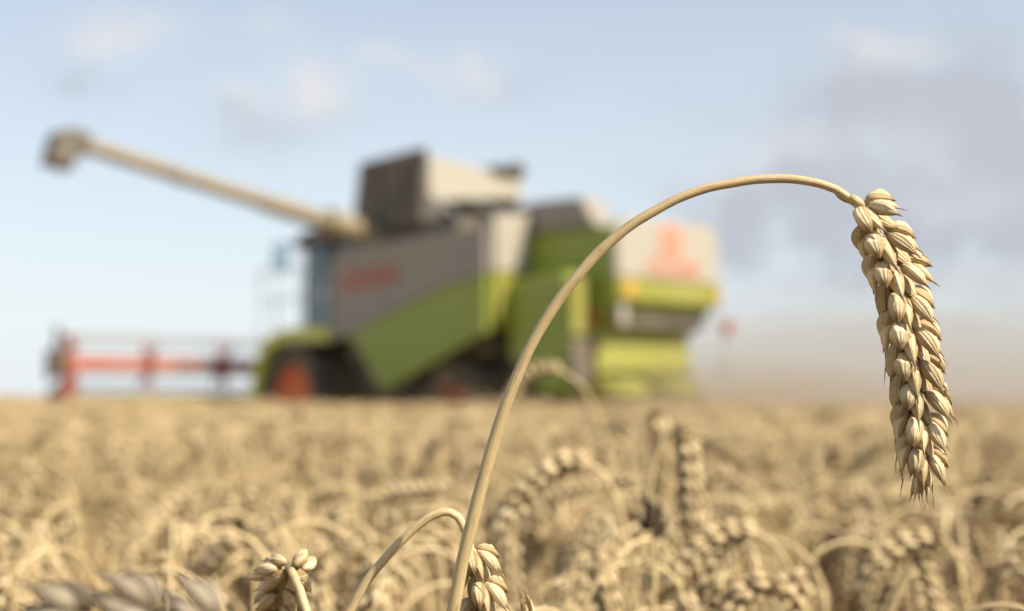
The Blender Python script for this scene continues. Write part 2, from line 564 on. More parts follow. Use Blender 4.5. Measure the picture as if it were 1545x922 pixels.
def ear_slots(path, e1, pitch, s, rnd, open_=22, twist=0.0, tight=False):
    """the spikelets' places along an ear: [(matrix, size, is_last)]"""
    total = sum((path[i + 1] - path[i]).length for i in range(len(path) - 1))
    out, k, d = [], 0, 0.002
    while d < total - 0.006:
        p, t = along(path, d)
        side = 1 if k % 2 == 0 else -1
        q = Matrix.Rotation(twist * d / total, 3, t)
        o = q @ e1
        o = (o - t * o.dot(t)).normalized() * side
        fr = d / total
        size = s * (0.92 + 0.12 * min(1, fr * 5)) * (1.0 - 0.22 * max(0, (fr - 0.7) / 0.3))
        op = R((open_ if side > 0 or not tight else 13) + rnd.uniform(-4, 4)) * (1.0 - 0.35 * fr)
        z = (t * math.cos(op) + o * math.sin(op)).normalized()
        y = (o - z * o.dot(z)).normalized()
        x = y.cross(z)
        m = Matrix((x, y, z)).transposed().to_4x4()
        m.translation = p + o * 0.0007
        out.append((m, size, side))
        d += pitch * 0.5; k += 1
    p, t = along(path, total - 0.004)
    o = (e1.cross(t)).normalized()
    z = t; y = (o - z * o.dot(z)).normalized(); x = y.cross(z)
    m = Matrix((x, y, z)).transposed().to_4x4(); m.translation = p
    out.append((m, s * 0.80, 0))
    return out


def leaf_blade(mb, base, d, length, width, droop, rnd):
    d = Vector(d).normalized()
    side = Vector((-d.y, d.x, 0)).normalized()
    v, uv, f = [], [], []
    n = 12
    p, dirv = Vector(base), (d * 0.6 + Vector((0, 0, 1))).normalized()
    for i in range(n + 1):
        t = i / n
        w = width * (1 - t) ** 0.6 * min(1, 0.35 + 4 * t) * 0.5
        tw = Matrix.Rotation(t * rnd.uniform(1.2, 2.8), 3, dirv)
        s_ = tw @ side
        up = s_.cross(dirv) * w * 0.5
        for q in (-1, 0, 1):
            v.append(p + s_ * w * q + (up if q else Vector())); uv.append((q * .5 + .5, t * 6))
        dirv = (dirv + Vector((d.x * .05, d.y * .05, -droop / n))).normalized()
        p = p + dirv * length / n
    for i in range(n):
        for q in range(2):
            a = i * 3 + q
            f.append((a, a + 1, a + 4, a + 3))
    mb.add([tuple(q) for q in v], f, uv)


# ---- stalks posed after the photograph: stalk > stem, ear > spikelets
SPIKE = {}
for key, seg, rings in (("fine", 20, 16), ("mid", 10, 8)):
    for k in range(10):
        r_ = random.Random(100 + k)
        fan = (31 + k % 3 * 5) if key == "fine" and k < 6 else (9 if k >= 6 else 22)
        mb = MB(); spikelet(mb, r_, seg, rings, awn=(4.5 if k in (1, 4) else 7 if k in (7, 9) else (2.5 if k in (2, 8) else 0)), fan=fan, slim=1.22 if k >= 6 else 1.0)
        SPIKE[key, k] = mb.mesh("spikelet", M["husk"], True)
    mb = MB(); spikelet(mb, random.Random(77), seg, rings, awn=11, fan=8, tip=True)
    SPIKE[key, "tip"] = mb.mesh("spikelet", M["husk"], True)


def posed_stalk(label, stem_px, ear_px, depth, r0, r1, e1, size=1.0, pitch=0.0094, key="mid", seed=1, husk=None, depth_end=None,
                open_=22, stem_n=60, ground_=True, collar=True, husks=True, twist=0.0, hero=False, collar_at=(-0.004, 0.001), pool=(0, 6)):
    """stem and ear follow points of the photograph at their own distance; the stem goes on down to the soil"""
    rnd = random.Random(seed)
    allp = list(stem_px) + list(ear_px[1:])
    de = depth if depth_end is None else depth_end
    n = len(allp) - 1
    W = [pix(p[0], p[1], depth + (de - depth) * i / n) for i, p in enumerate(allp)]
    sw, ew = W[:len(stem_px)], W[len(stem_px) - 1:]
    d = (sw[0] - sw[1]).normalized()
    root = []
    p = sw[0].copy()
    while p.z > 0.02 and len(root) < 60:
        d = (d * 0.93 + Vector((0, 0, -1)) * 0.07).normalized()
        p = p + d * 0.05
        root.append(p.copy())
    if root: root[-1].z = -0.01
    base = root[-1] if root else sw[0]
    th = tag(empty("wheat_stalk", base), label, "wheat stalk", "wheat stalks standing close to the lens")
    stem = catmull([q - base for q in reversed(root)], max(len(root) * 2, 4))[:-1] + catmull([q - base for q in sw], stem_n)
    ph = [rnd.uniform(0, 6) for _ in range(4)]
    for i, q in enumerate(stem[:-3]):
        w_ = i / len(stem)
        stem[i] = q + Vector((math.sin(w_ * 47 + ph[0]) + .6 * math.sin(w_ * 101 + ph[1]), 0, math.sin(w_ * 59 + ph[2]) + .6 * math.sin(w_ * 117 + ph[3]))) * 0.00007
    arcs = [0]
    for i in range(len(stem) - 1): arcs.append(arcs[-1] + (stem[i + 1] - stem[i]).length)
    rad = [r0 + (r1 - r0) * max(0, (a - (arcs[-1] - 0.30)) / 0.30) for a in arcs]
    rad = [r * (1 + 0.04 * math.sin(a * 90) + rnd.uniform(-.015, .015)) for r, a in zip(rad, arcs)]
    mb = MB().tube(stem, rad, 14)
    if collar:  # small empty bracts where the ear begins
        e, t = stem[-1], (stem[-1] - stem[-4]).normalized()
        o = (e1 - t * e1.dot(t)).normalized()
        for sd, dd in ((-1, collar_at[0]), (1, collar_at[1])):
            oo = o * sd
            z = (t + oo * 0.16).normalized(); y = (oo - z * oo.dot(z)).normalized(); x = y.cross(z)
            m = Matrix((x, y, z)).transposed().to_4x4(); m.translation = e + t * dd + oo * r1 * .6
            v, f, uv = husk_arrays(0.0068 * size, 0.0030 * size, 0.0022 * size, 10, 8, beak=.2, curl=.06)
            mb.add(xf(v, m), f, uv)
    mb.build("stem", M["straw"], th, True)
    if not husks: return th
    ear = catmull([q - base for q in ew], 40)
    ne = len(ear)
    eo = MB().tube(ear, [r1 * (1 - 0.55 * i / ne) for i in range(ne)], 8).build("ear", M["straw"], th, True)
    for i, (m, sz, row) in enumerate(ear_slots(ear, e1, pitch, size, rnd, open_, twist, hero)):
        o = bpy.data.objects.new("spikelet", SPIKE[key, "tip" if row == 0 else (rnd.randrange(*pool) if row > 0 or not hero else 6 + rnd.randrange(4))])
        COL.objects.link(o); o.parent = eo
        o.matrix_basis = m @ Matrix.Scale(sz, 4)
        if husk:
            o.material_slots[0].link = "OBJECT"; o.material_slots[0].material = husk
    return th


VR, VU, VT = Vector((1, 0, 0)), Vector((0, 0, 1)), Vector((0, -1, 0))    # right, up, towards the camera
posed_stalk("tall sharp wheat stalk arching high over the field with a long ear hanging down",
            [(683, 922), (700, 838), (722, 750), (745, 665), (775, 580), (810, 505), (850, 443), (895, 390), (945, 345), (1000, 311),
             (1055, 288), (1110, 275), (1165, 270), (1213, 272), (1247, 281), (1270, 291), (1290, 306)],
            [(1290, 306), (1310, 330), (1330, 370), (1352, 432), (1366, 500), (1376, 570), (1383, 635), (1386, 680), (1388, 716)],
            0.374, 0.0024, 0.00118, (VR * 0.56 + VT * 0.83).normalized(), 1.08, 0.0092, "fine", 5, open_=25, stem_n=140, hero=True, collar_at=(-0.0068, -0.0028))
posed_stalk("short sharp wheat stalk bowing behind the foot of the tall arched stalk",
            [(527, 922), (560, 868), (600, 822), (640, 786), (668, 773), (688, 778), (700, 796), (708, 822)],
            [(708, 822), (717, 855), (727, 905), (734, 960), (741, 1015)],
            0.392, 0.0019, 0.0013, (VR * 0.8 + VT * 0.6).normalized(), .9, 0.0098, "fine", 8)
posed_stalk("wheat ear seen from above with its stem crossing in front, near the lower edge",
            [(480, 990), (466, 935), (452, 890), (441, 864)],
            [(441, 864), (437, 858), (432, 862), (428, 880), (424, 910), (420, 955), (416, 1015)],
            0.385, 0.0017, 0.0013, (VR * 0.95 + VT * 0.3).normalized(), 1.02, 0.0082, "fine", 12, depth_end=0.43, collar=False, open_=27, pool=(6, 10))
posed_stalk("shade-grey blurred wheat ear lying across the lower corner very close to the lens",
            [(420, 1020), (400, 975), (370, 958), (335, 950)],
            [(335, 950), (270, 940), (200, 937), (120, 943), (60, 956), (0, 976)],
            0.245, 0.0014, 0.0011, (VU * 0.8 + VT * 0.5).normalized(), 1.0, 0.0118, "mid", 15, husk=M["shade_grey_husk"], open_=34)
posed_stalk("blurred wheat stalk with its ear drooping left beside the tall arched stalk",
            [(965, 940), (955, 860), (938, 780), (915, 722), (890, 700)],
            [(890, 700), (860, 697), (828, 712), (800, 735), (775, 765), (752, 800)],
            0.80, 0.0020, 0.0014, (VU * 0.7 + VT * 0.7).normalized(), 1.0, 0.0095, "mid", 21)
posed_stalk("upright blurred wheat stalk with a folded ear, pale top above the crop",
            [(975, 770), (985, 710), (997, 670), (1012, 655)],
            [(1012, 655), (1028, 660), (1038, 698), (1041, 748), (1040, 800)],
            0.76, 0.0020, 0.0014, (VT * 0.8 + VR * 0.6).normalized(), 1.0, 0.0095, "mid", 23)
posed_stalk("blurred wheat ear folded over its stem just behind the pale topped one",
            [(972, 720), (970, 670), (974, 640), (980, 626)],
            [(980, 626), (990, 624), (995, 650), (996, 695), (993, 740)],
            1.02, 0.0020, 0.0014, (VT * 0.8 + VR * 0.6).normalized(), 1.0, 0.0095, "mid", 24)
posed_stalk("bowed wheat stalk whose thick ear points down left below the hanging ear",
            [(1222, 935), (1200, 878), (1172, 828), (1142, 803)],
            [(1142, 803), (1110, 803), (1080, 812), (1052, 832), (1028, 862), (1008, 895)],
            0.76, 0.0020, 0.0014, (VU * 0.75 + VT * 0.6).normalized(), 1.0, 0.0092, "mid", 27)
posed_stalk("bowed wheat stalk with a shadowed ear near the lower right edge",
            [(1462, 940), (1452, 885), (1444, 842), (1430, 822)],
            [(1430, 822), (1405, 815), (1370, 822), (1340, 838), (1315, 862), (1300, 890)],
            0.76, 0.0020, 0.0014, (VU * 0.75 + VT * 0.5).normalized(), 1.0, 0.0092, "mid", 31)
posed_stalk("broken bare wheat stem ending below the shadowed ear at lower right",
            [(1335, 940), (1352, 900), (1368, 868), (1378, 855)], [(1378, 855)], 0.60, 0.0021, 0.0019, VU, husks=False, collar=False, seed=33)
posed_stalk("low wheat ear pointing left at the bottom edge under the thick drooping ear",
            [(1230, 960), (1210, 915), (1190, 890)],
            [(1190, 890), (1160, 880), (1128, 888), (1105, 915), (1090, 950)],
            0.66, 0.0019, 0.0013, (VU * 0.7 + VT * 0.7).normalized(), 0.95, 0.0095, "mid", 36)
posed_stalk("low wheat ear hanging at the bottom edge right of the sharp bowed stalk",
            [(848, 960), (858, 880), (872, 845), (888, 838)],
            [(888, 838), (902, 850), (912, 885), (916, 930), (916, 975)],
            0.70, 0.0019, 0.0013, (VR * 0.7 + VT * 0.7).normalized(), 1.0, 0.0095, "mid", 38)
posed_stalk("distant tall wheat ear bent left in front of the combine's lower panels",
            [(930, 720), (905, 640), (880, 585), (848, 560)],
            [(848, 560), (825, 556), (800, 564), (778, 585), (764, 608)],
            1.35, 0.0019, 0.0013, (VU * 0.7 + VT * 0.7).normalized(), 1.0, 0.0095, "mid", 41)
posed_stalk("dark weathered wheat stalk with a tattered blackish ear standing upright",
            [(986, 900), (987, 860), (987, 830), (988, 815)],
            [(988, 815), (986, 800), (982, 780), (978, 762)],
            0.66, 0.0017, 0.0012, (VR * 0.8 + VT * 0.6).normalized(), 0.85, 0.008, "mid", 44, husk=M["dark_husk"], collar=False)
posed_stalk("thin wheat stem arching to a blurred ear behind the thick drooping ear",
            [(1175, 830), (1160, 780), (1138, 742), (1105, 715)],
            [(1105, 715), (1085, 712), (1062, 722), (1040, 742), (1026, 768)],
            1.2, 0.0018, 0.0012, (VU * 0.7 + VT * 0.7).normalized(), 1.0, 0.0095, "mid", 46)
posed_stalk("wheat ear whose raised bristly tip just enters the bottom edge beside the bowed stalk",
            [(860, 1180), (842, 1120), (828, 1060), (820, 1010)],
            [(820, 1020), (815, 995), (808, 965), (800, 926)],
            0.39, 0.0018, 0.0013, (VR * 0.9 + VT * 0.4).normalized(), 0.95, 0.0095, "fine", 49, collar=False)

# ---- the crop: kinds of stalk, copied as things where they show largest, the rest as one mass


def stalk_curve(rnd, beta, H=1.0):
    """stem and ear centre lines in the xz plane, highest point at z = 1 (metres before scaling)"""
    lean = R(rnd.uniform(2, 9))
    pts, p, a = [], Vector((0, 0, 0)), lean * 0.4
    arc = rnd.uniform(0.055, 0.11)
    n_up = 20
    for i in range(n_up + 1):
        pts.append(p.copy())
        p = p + Vector((math.sin(a), 0, math.cos(a))) * (0.86 / n_up)
        a += lean / n_up
    n_a = 14
    for i in range(n_a):
        p = p + Vector((math.sin(a), 0, math.cos(a))) * (arc / n_a)
        a += (beta - lean) / n_a
        pts.append(p.copy())
    ear = [p.copy()]
    L = rnd.uniform(0.075, 0.098)
    for i in range(10):
        a += R(rnd.uniform(0, 3.0))
        p = p + Vector((math.sin(a), rnd.uniform(-.02, .02), math.cos(a))) * (L / 10)
        ear.append(p.copy())
    top = max(q.z for q in pts + ear)
    k = 0.90 / top
    for q in pts: q.z *= k
    dz = ear[0].z * (1 - k)
    for q in ear: q.z -= dz
    return pts, ear


def stalk_meshes(seed, beta, seg, rings, pitch, full, tseg):
    rnd = random.Random(seed)
    stem, ear = stalk_curve(rnd, beta)
    sm, em, lm = MB(), MB(), MB()
    n = len(stem)
    sm.tube(stem, [0.0017 - 0.0006 * i / n for i in range(n)], tseg)
    em.tube(ear, [0.0012 - 0.0006 * i / len(ear) for i in range(len(ear))], 5)
    ang = rnd.uniform(0, math.pi)
    e1 = Vector((0, math.cos(ang), 0)) + Vector((math.sin(ang), 0, math.sin(ang) * 0.7))
    for m, sz, row in ear_slots(ear, e1.normalized(), pitch, rnd.uniform(.90, 1.08), rnd, 23, rnd.uniform(-.6, .6)):
        spikelet(em, rnd, seg, rings, m, full, sz)
    for _ in range(2):
        q = stem[rnd.randrange(8, 16)]
        a = rnd.uniform(0, 6.28)
        leaf_blade(lm, q, (math.cos(a), math.sin(a), 0), rnd.uniform(.12, .22), rnd.uniform(.007, .012), rnd.uniform(1.6, 3.2), rnd)
    return sm, em, lm


BETAS = [R(b) for b in (62, 85, 100, 118, 128, 140, 150, 158, 166, 172)]
KINDS = []
for k, b in enumerate(BETAS):
    s_, e_, l_ = stalk_meshes(300 + k, b, 10, 7, 0.0096, True, 8)
    KINDS.append((s_.mesh("stem", M["straw"], True), e_.mesh("ear", M["husk"], True), l_.mesh("leaf", M["leaf"], True)))


def joined(name, parts):
    """one mesh with the crop's three materials, for the mass of the crop"""
    mb, idx = MB(), []
    for k, p in enumerate(parts):
        nf = len(p.f)
        for a, u in zip(p.v, p.uv): mb.v.append(a); mb.uv.append(u)
        mb.f += [tuple(i + mb.n for i in q) for q in p.f]
        mb.n += p.n
        idx += [k] * nf
    me = mb.mesh(name, M["straw"], True)
    me.materials.append(M["husk"]); me.materials.append(M["leaf"])
    me.polygons.foreach_set("material_index", idx)
    return me


SOURCES = []
for k, b in enumerate(BETAS):
    me = joined("crop_stalk", stalk_meshes(300 + k, b, 6, 4, 0.0105, k % 2 == 0, 5))
    SOURCES.append(bpy.data.objects.new("crop_stalk", me))      # not linked: only the mass uses it
PATCHES = []
for k in range(4):
    rnd = random.Random(500 + k)
    acc = [MB(), MB(), MB()]
    for i in range(75):
        s_, e_, l_ = None, None, None
        parts = stalk_meshes(600 + k * 100 + i, rnd.choice(BETAS), 4, 3, 0.017, False, 3)
        h = rnd.gauss(0.965, 0.042)
        m = Matrix.Translation((rnd.uniform(-.3, .3), rnd.uniform(-.3, .3), 0)) @ Matrix.Rotation(rnd.uniform(0, 6.28), 4, "Z") @ Matrix.Diagonal((1, 1, h, 1))
        for a, p in zip(acc, parts):
            if p.n == 0: continue
            vs = np.concatenate(p.v)
            a.add(xf(vs, m), p.f, np.concatenate(p.uv))
    PATCHES.append(bpy.data.objects.new("crop_patch", joined("crop_patch", acc)))


def instancer(name, pts, rots, scls, idx, sources):
    me = bpy.data.meshes.new(name)
    me.from_pydata([tuple(p) for p in pts], [], [])
    for nm, typ, key, val in (("rot", "FLOAT_VECTOR", "vector", rots), ("scl", "FLOAT_VECTOR", "vector", scls), ("pick", "INT", "value", idx)):
        at = me.attributes.new(nm, typ, "POINT")
        at.data.foreach_set(key, np.asarray(val).ravel().tolist())
    o = bpy.data.objects.new(name, me)
    COL.objects.link(o)
    ng = bpy.data.node_groups.new(name, "GeometryNodeTree")
    ng.interface.new_socket("Geometry", in_out="INPUT", socket_type="NodeSocketGeometry")
    ng.interface.new_socket("Geometry", in_out="OUTPUT", socket_type="NodeSocketGeometry")
    N, L = ng.nodes.new, ng.links.new
    gi, go = N("NodeGroupInput"), N("NodeGroupOutput")
    g2i = N("GeometryNodeGeometryToInstance")
    for src in sources[::-1]:
        oi = N("GeometryNodeObjectInfo"); oi.inputs["Object"].default_value = src
        L(oi.outputs["Geometry"], g2i.inputs[0])
    iop = N("GeometryNodeInstanceOnPoints")
    L(gi.outputs[0], iop.inputs["Points"]); L(g2i.outputs[0], iop.inputs["Instance"])
    iop.inputs["Pick Instance"].default_value = True

    def attr(nm, typ):
        n = N("GeometryNodeInputNamedAttribute"); n.data_type = typ; n.inputs["Name"].default_value = nm
        return n.outputs["Attribute"]
    L(attr("pick", "INT"), iop.inputs["Instance Index"])
    er = N("FunctionNodeEulerToRotation")
    L(attr("rot", "FLOAT_VECTOR"), er.inputs[0]); L(er.outputs[0], iop.inputs["Rotation"])
    L(attr("scl", "FLOAT_VECTOR"), iop.inputs["Scale"])
    L(iop.outputs[0], go.inputs[0])
    md = o.modifiers.new("scatter", "NODES"); md.node_group = ng
    return o


HALF = math.tan(W_PX / 2 / F) if False else W_PX / 2 / F


def crop():
    near, mass = [], []
    step, far = 0.048, 7.0
    y = -0.9
    while y < far:
        half = max(1.3, (y + 0.6) * (HALF + 0.35))
        dens = 1.0 if y < 3.5 else 1.35
        st = step * dens
        x = -half
        while x < half:
            px_, py_ = x + rng.uniform(-.5, .5) * st, y + rng.uniform(-.5, .5) * st
            x += st
            k = int(rng.choice(10, p=[.03, .04, .06, .09, .12, .14, .15, .15, .13, .09]))
            h = float(rng.normal(0.900, 0.048))
            d = math.hypot(px_, py_)
            if d < 1.15 and k < 4: k += 4
            if d < 0.10: continue
            if py_ < 0.62:                      # nothing untold rises into the view close to the lens
                h = min(h, CAM_Z - 0.065 - 0.172 * max(py_ + 0.12, 0.0) - 0.02 * float(rng.random()))
            h = min(h, 0.955 if d > 1.5 else 0.915)
            rz = float(rng.uniform(0, 2 * math.pi))
            if rng.random() < 0.45: rz = float(rng.normal(math.pi * 0.92, 0.7))      # many bow the same way
            tilt = (float(rng.normal(0, .05)), float(rng.normal(0, .05)))
            rec = (px_, py_, k, h, rz, tilt, d)
            in_view = py_ > 0.42 and abs(px_) < py_ * HALF + 0.03
            (near if in_view else mass).append(rec)
        y += st
    near.sort(key=lambda r: r[6])
    mass += near[285:]
    near = near[:285]
    # the things: a stalk and its parts, copied
    for i, (x, yy, k, h, rz, tilt, d) in enumerate(near):
        t = empty("wheat_stalk", (x, yy, 0))
        t.rotation_euler = (tilt[0], tilt[1], rz)
        t.scale = (1, 1, h / 0.90)
        tag(t, "one of the many blurred ripe wheat stalks standing packed together in the crop", "wheat stalk", "ripe wheat stalks of the standing crop")
        for nm, me in zip(("stem", "ear", "leaf"), KINDS[k]):
            o = bpy.data.objects.new(nm, me); COL.objects.link(o); o.parent = t
    o = instancer("standing_wheat", [(r[0], r[1], 0) for r in mass], [(r[5][0], r[5][1], r[4]) for r in mass],
                  [(1, 1, r[3] / .9) for r in mass], [r[2] for r in mass], SOURCES)
    tag(o, "mass of ripe wheat standing behind and around the nearest stalks", "wheat", kind="stuff")
    # farther off, patches
    P, Rr, S, I = [], [], [], []
    y, st = far, 0.5
    while y < 46:
        half = y * (HALF + 0.22) + 1.0
        x = -half
        while x < half:
            a, b = x + rng.uniform(-.1, .1), y + rng.uniform(-.1, .1)
            x += st
            if is_cut(a, b, 0.25): continue
            P.append((a, b, 0)); Rr.append((0, 0, float(rng.uniform(0, 6.28))))
            s = float(rng.normal(1.0, .025)); S.append((1, 1, s)); I.append(int(rng.integers(0, 4)))
        y += st
    o = instancer("distant_wheat", P, Rr, S, I, PATCHES)
    tag(o, "far ripe wheat reading as one tan mass up to the combine", "wheat", kind="stuff")


crop()


def canopy():
    """the closed top of the crop, from beyond the near rows to the horizon; open where the combine has cut"""
    m, nt, b = nodes("crop_canopy")
    tc = nt.nodes.new("ShaderNodeTexCoord").outputs["Object"]
    n2, n1 = noise(nt, 18, 6, 0.7, tc), noise(nt, 0.25, 5, 0.6, tc)
    c = ramp(nt, n2, [(0.32, (0.22, 0.145, 0.06)), (0.5, (0.46, 0.33, 0.15)), (0.7, (0.60, 0.45, 0.235))])
    c = mix(nt, ramp(nt, n1, [(0.4, (0, 0, 0)), (0.7, (.4, .4, .4))]), c, (0.52, 0.39, 0.18))
    nt.links.new(c, b.inputs["Base Color"])
    b.inputs["Roughness"].default_value = 0.85
    bump(nt, b, n2, 1.0, 0.06)
    mb = MB()
    Z = 0.80
    # laid out in the combine's own axes: a = forwards, b = left; the uncut crop is b > 4.6 or a > 5.6
    def W(a, bb, z=Z):
        p = MO + FWD * a + LFT * bb
        return (p.x, p.y, z)

    def sheet(a0, a1, b0, b1, na, nb):
        v = []
        for i in range(na + 1):
            for j in range(nb + 1):
                v.append(W(a0 + (a1 - a0) * i / na, b0 + (b1 - b0) * j / nb, Z + rng.uniform(-.02, .02)))
        f = [(i * (nb + 1) + j, i * (nb + 1) + j + 1, (i + 1) * (nb + 1) + j + 1, (i + 1) * (nb + 1) + j) for i in range(na) for j in range(nb)]
        mb.add(v, f)
    sheet(5.6, 3000, -3000, 3000, 40, 80)
    # camera side, leaving the near 7 m round the camera to real stalks
    ca, cb = to_local(0, 0)
    sheet(-3000, 5.6, 4.6, cb - 7.5, 200, 3)
    sheet(ca + 9, 5.6, cb - 7.5, cb + 60, 20, 40)
    sheet(-3000, ca - 9, cb - 7.5, 3000, 60, 60)
    # the cut edge of the standing crop
    mb.add([W(5.6, -3000), W(5.6, 4.6), W(5.6, 4.6, 0), W(5.6, -3000, 0)], [(0, 1, 2, 3)])
    mb.add([W(-3000, 4.6), W(5.6, 4.6), W(5.6, 4.6, 0), W(-3000, 4.6, 0)], [(0, 1, 2, 3)])
    tag(mb.build("wheat_canopy", m), "tan top of the wheat field running to the horizon", "wheat", kind="stuff")


canopy()

# ------------------------------------------------------------------ the combine harvester
C_WHITE, C_GREY = paint("cream_paint", (0.335, 0.315, 0.265), .5, .35), paint("grey_paint", (0.24, 0.22, 0.198), .5, .3)
C_ARCH, C_RIM = paint("lightened_arch_lime", (0.60, 0.62, 0.06), .45, .15), paint("rim_paint", (0.72, 0.165, 0.055), .5, .12)  # arch lime is lightened in colour to make up for its shade
C_DRIM = paint("dusty_rim_paint", (0.30, 0.075, 0.035), .6, .4)
C_MARK = paint("faded_red_marking", (0.48, 0.17, 0.10), .6, .3)
C_PIPE = paint("pipe_cream", (0.20, 0.162, 0.095), .5, .3)
C_GREEN, C_LIME = paint("green_paint", (0.215, 0.285, 0.018), .42, .18), paint("lime_paint", (0.225, 0.23, 0.022), .42, .3)
C_DARK, C_RED = paint("dark_grey_paint", (0.055, 0.048, 0.042), .6, .35), paint("red_paint", (0.42, 0.075, 0.026), .5, .3)
C_DULL = paint("dull_red_paint", (0.20, 0.03, 0.016), .6, .3)
C_RUB, C_STEEL = paint("tyre_rubber", (0.035, 0.032, 0.028), .85, .55), paint("bare_steel", (0.45, 0.44, 0.42), .4, .25, .6)
C_COVER = paint("cover_canvas", (0.078, 0.07, 0.062), .75, .3)
C_BLUE = paint("blue_plastic", (0.12, 0.22, 0.32), .4, .2)
C_AMBER, C_LAMP = paint("amber_lens", (0.50, 0.30, 0.035), .3, .2), paint("red_lens", (0.32, 0.06, 0.04), .25, .05)


def glass_mat():
    m, nt, b = nodes("cab_glass")
    tr = nt.nodes.new("ShaderNodeBsdfTransparent"); tr.inputs[0].default_value = (0.42, 0.50, 0.53, 1)
    gl = nt.nodes.new("ShaderNodeBsdfGlossy"); gl.inputs["Roughness"].default_value = 0.03
    ms = nt.nodes.new("ShaderNodeMixShader"); ms.inputs[0].default_value = 0.12
    L = nt.links.new
    L(tr.outputs[0], ms.inputs[1]); L(gl.outputs[0], ms.inputs[2]); L(ms.outputs[0], nt.nodes["Material Output"].inputs[0])
    return m


C_GLASS = glass_mat()


def side_place(y):      # polygon in (x, z), thickness across y
    return lambda p, h: (p[0], h, p[1])


def rear_place(p, h):   # polygon in (y, z), thickness along x
    return (h, p[0], p[1])


def lettering(text, size, mat, parent, material, sx=1.0):
    cu = bpy.data.curves.new("lettering", "FONT")
    cu.body = text; cu.size = size; cu.extrude = 0.004; cu.align_x = "CENTER"; cu.align_y = "CENTER"; cu.offset = 0.012
    cu.materials.append(material)
    o = bpy.data.objects.new("lettering", cu); COL.objects.link(o)
    me = bpy.data.meshes.new_from_object(o.evaluated_get(bpy.context.evaluated_depsgraph_get()))
    bpy.data.objects.remove(o); bpy.data.curves.remove(cu)
    o = bpy.data.objects.new("lettering", me); COL.objects.link(o)
    o.parent = parent
    o.matrix_basis = mat @ Matrix.Diagonal((sx, 1, 1, 1))
    return o


def wheel(root, x, y, rad, width, side):
    ax = Matrix.Translation((x, y, rad)) @ Matrix.Rotation(R(-90 * side), 4, "X")      # local z points outwards
    w, r = width / 2, rad
    ty = MB().lathe([(r * .58, -w * .8), (r * .72, -w), (r * .90, -w), (r * .965, -w * .82), (r * .97, 0), (r * .965, w * .82), (r * .90, w), (r * .72, w), (r * .58, w * .8)], 48, ax, False)
    n = 26
    for k in range(n):          # chevron lugs
        for sd in (-1, 1):
            a = 2 * math.pi * (k + (0.5 if sd > 0 else 0)) / n
            m = ax @ Matrix.Rotation(a, 4, "Z") @ Matrix.Translation((r * .975, 0, sd * w * .48)) @ Matrix.Rotation(R(32 * sd), 4, "X")
            ty.box((-r * .02, -.028, -w * .55), (r * .035, .028, w * .55), .008, m)
    rim = MB().lathe([(r * .585, w * .78), (r * .56, w * .84), (r * .52, w * .90), (r * .46, w * .70), (r * .30, w * .62), (r * .24, w * .70), (r * .13, w * .66), (0, w * .66)], 40, ax, False)
    rim.lathe([(r * .585, -w * .78), (r * .56, -w * .84), (r * .46, -w * .3), (0, -w * .3)], 40, ax, False)
    for k in range(8):
        a = 2 * math.pi * k / 8
        m = ax @ Matrix.Translation((r * .18 * math.cos(a), r * .18 * math.sin(a), w * .62))
        rim.lathe([(.02, 0), (.02, .03), (0, .03)], 6, m)
    wh = ty.build("wheel", C_RUB, root, angle=35)
    rim.build("rim", C_RIM if x > 1 else C_DRIM, wh, angle=35)
    return wh


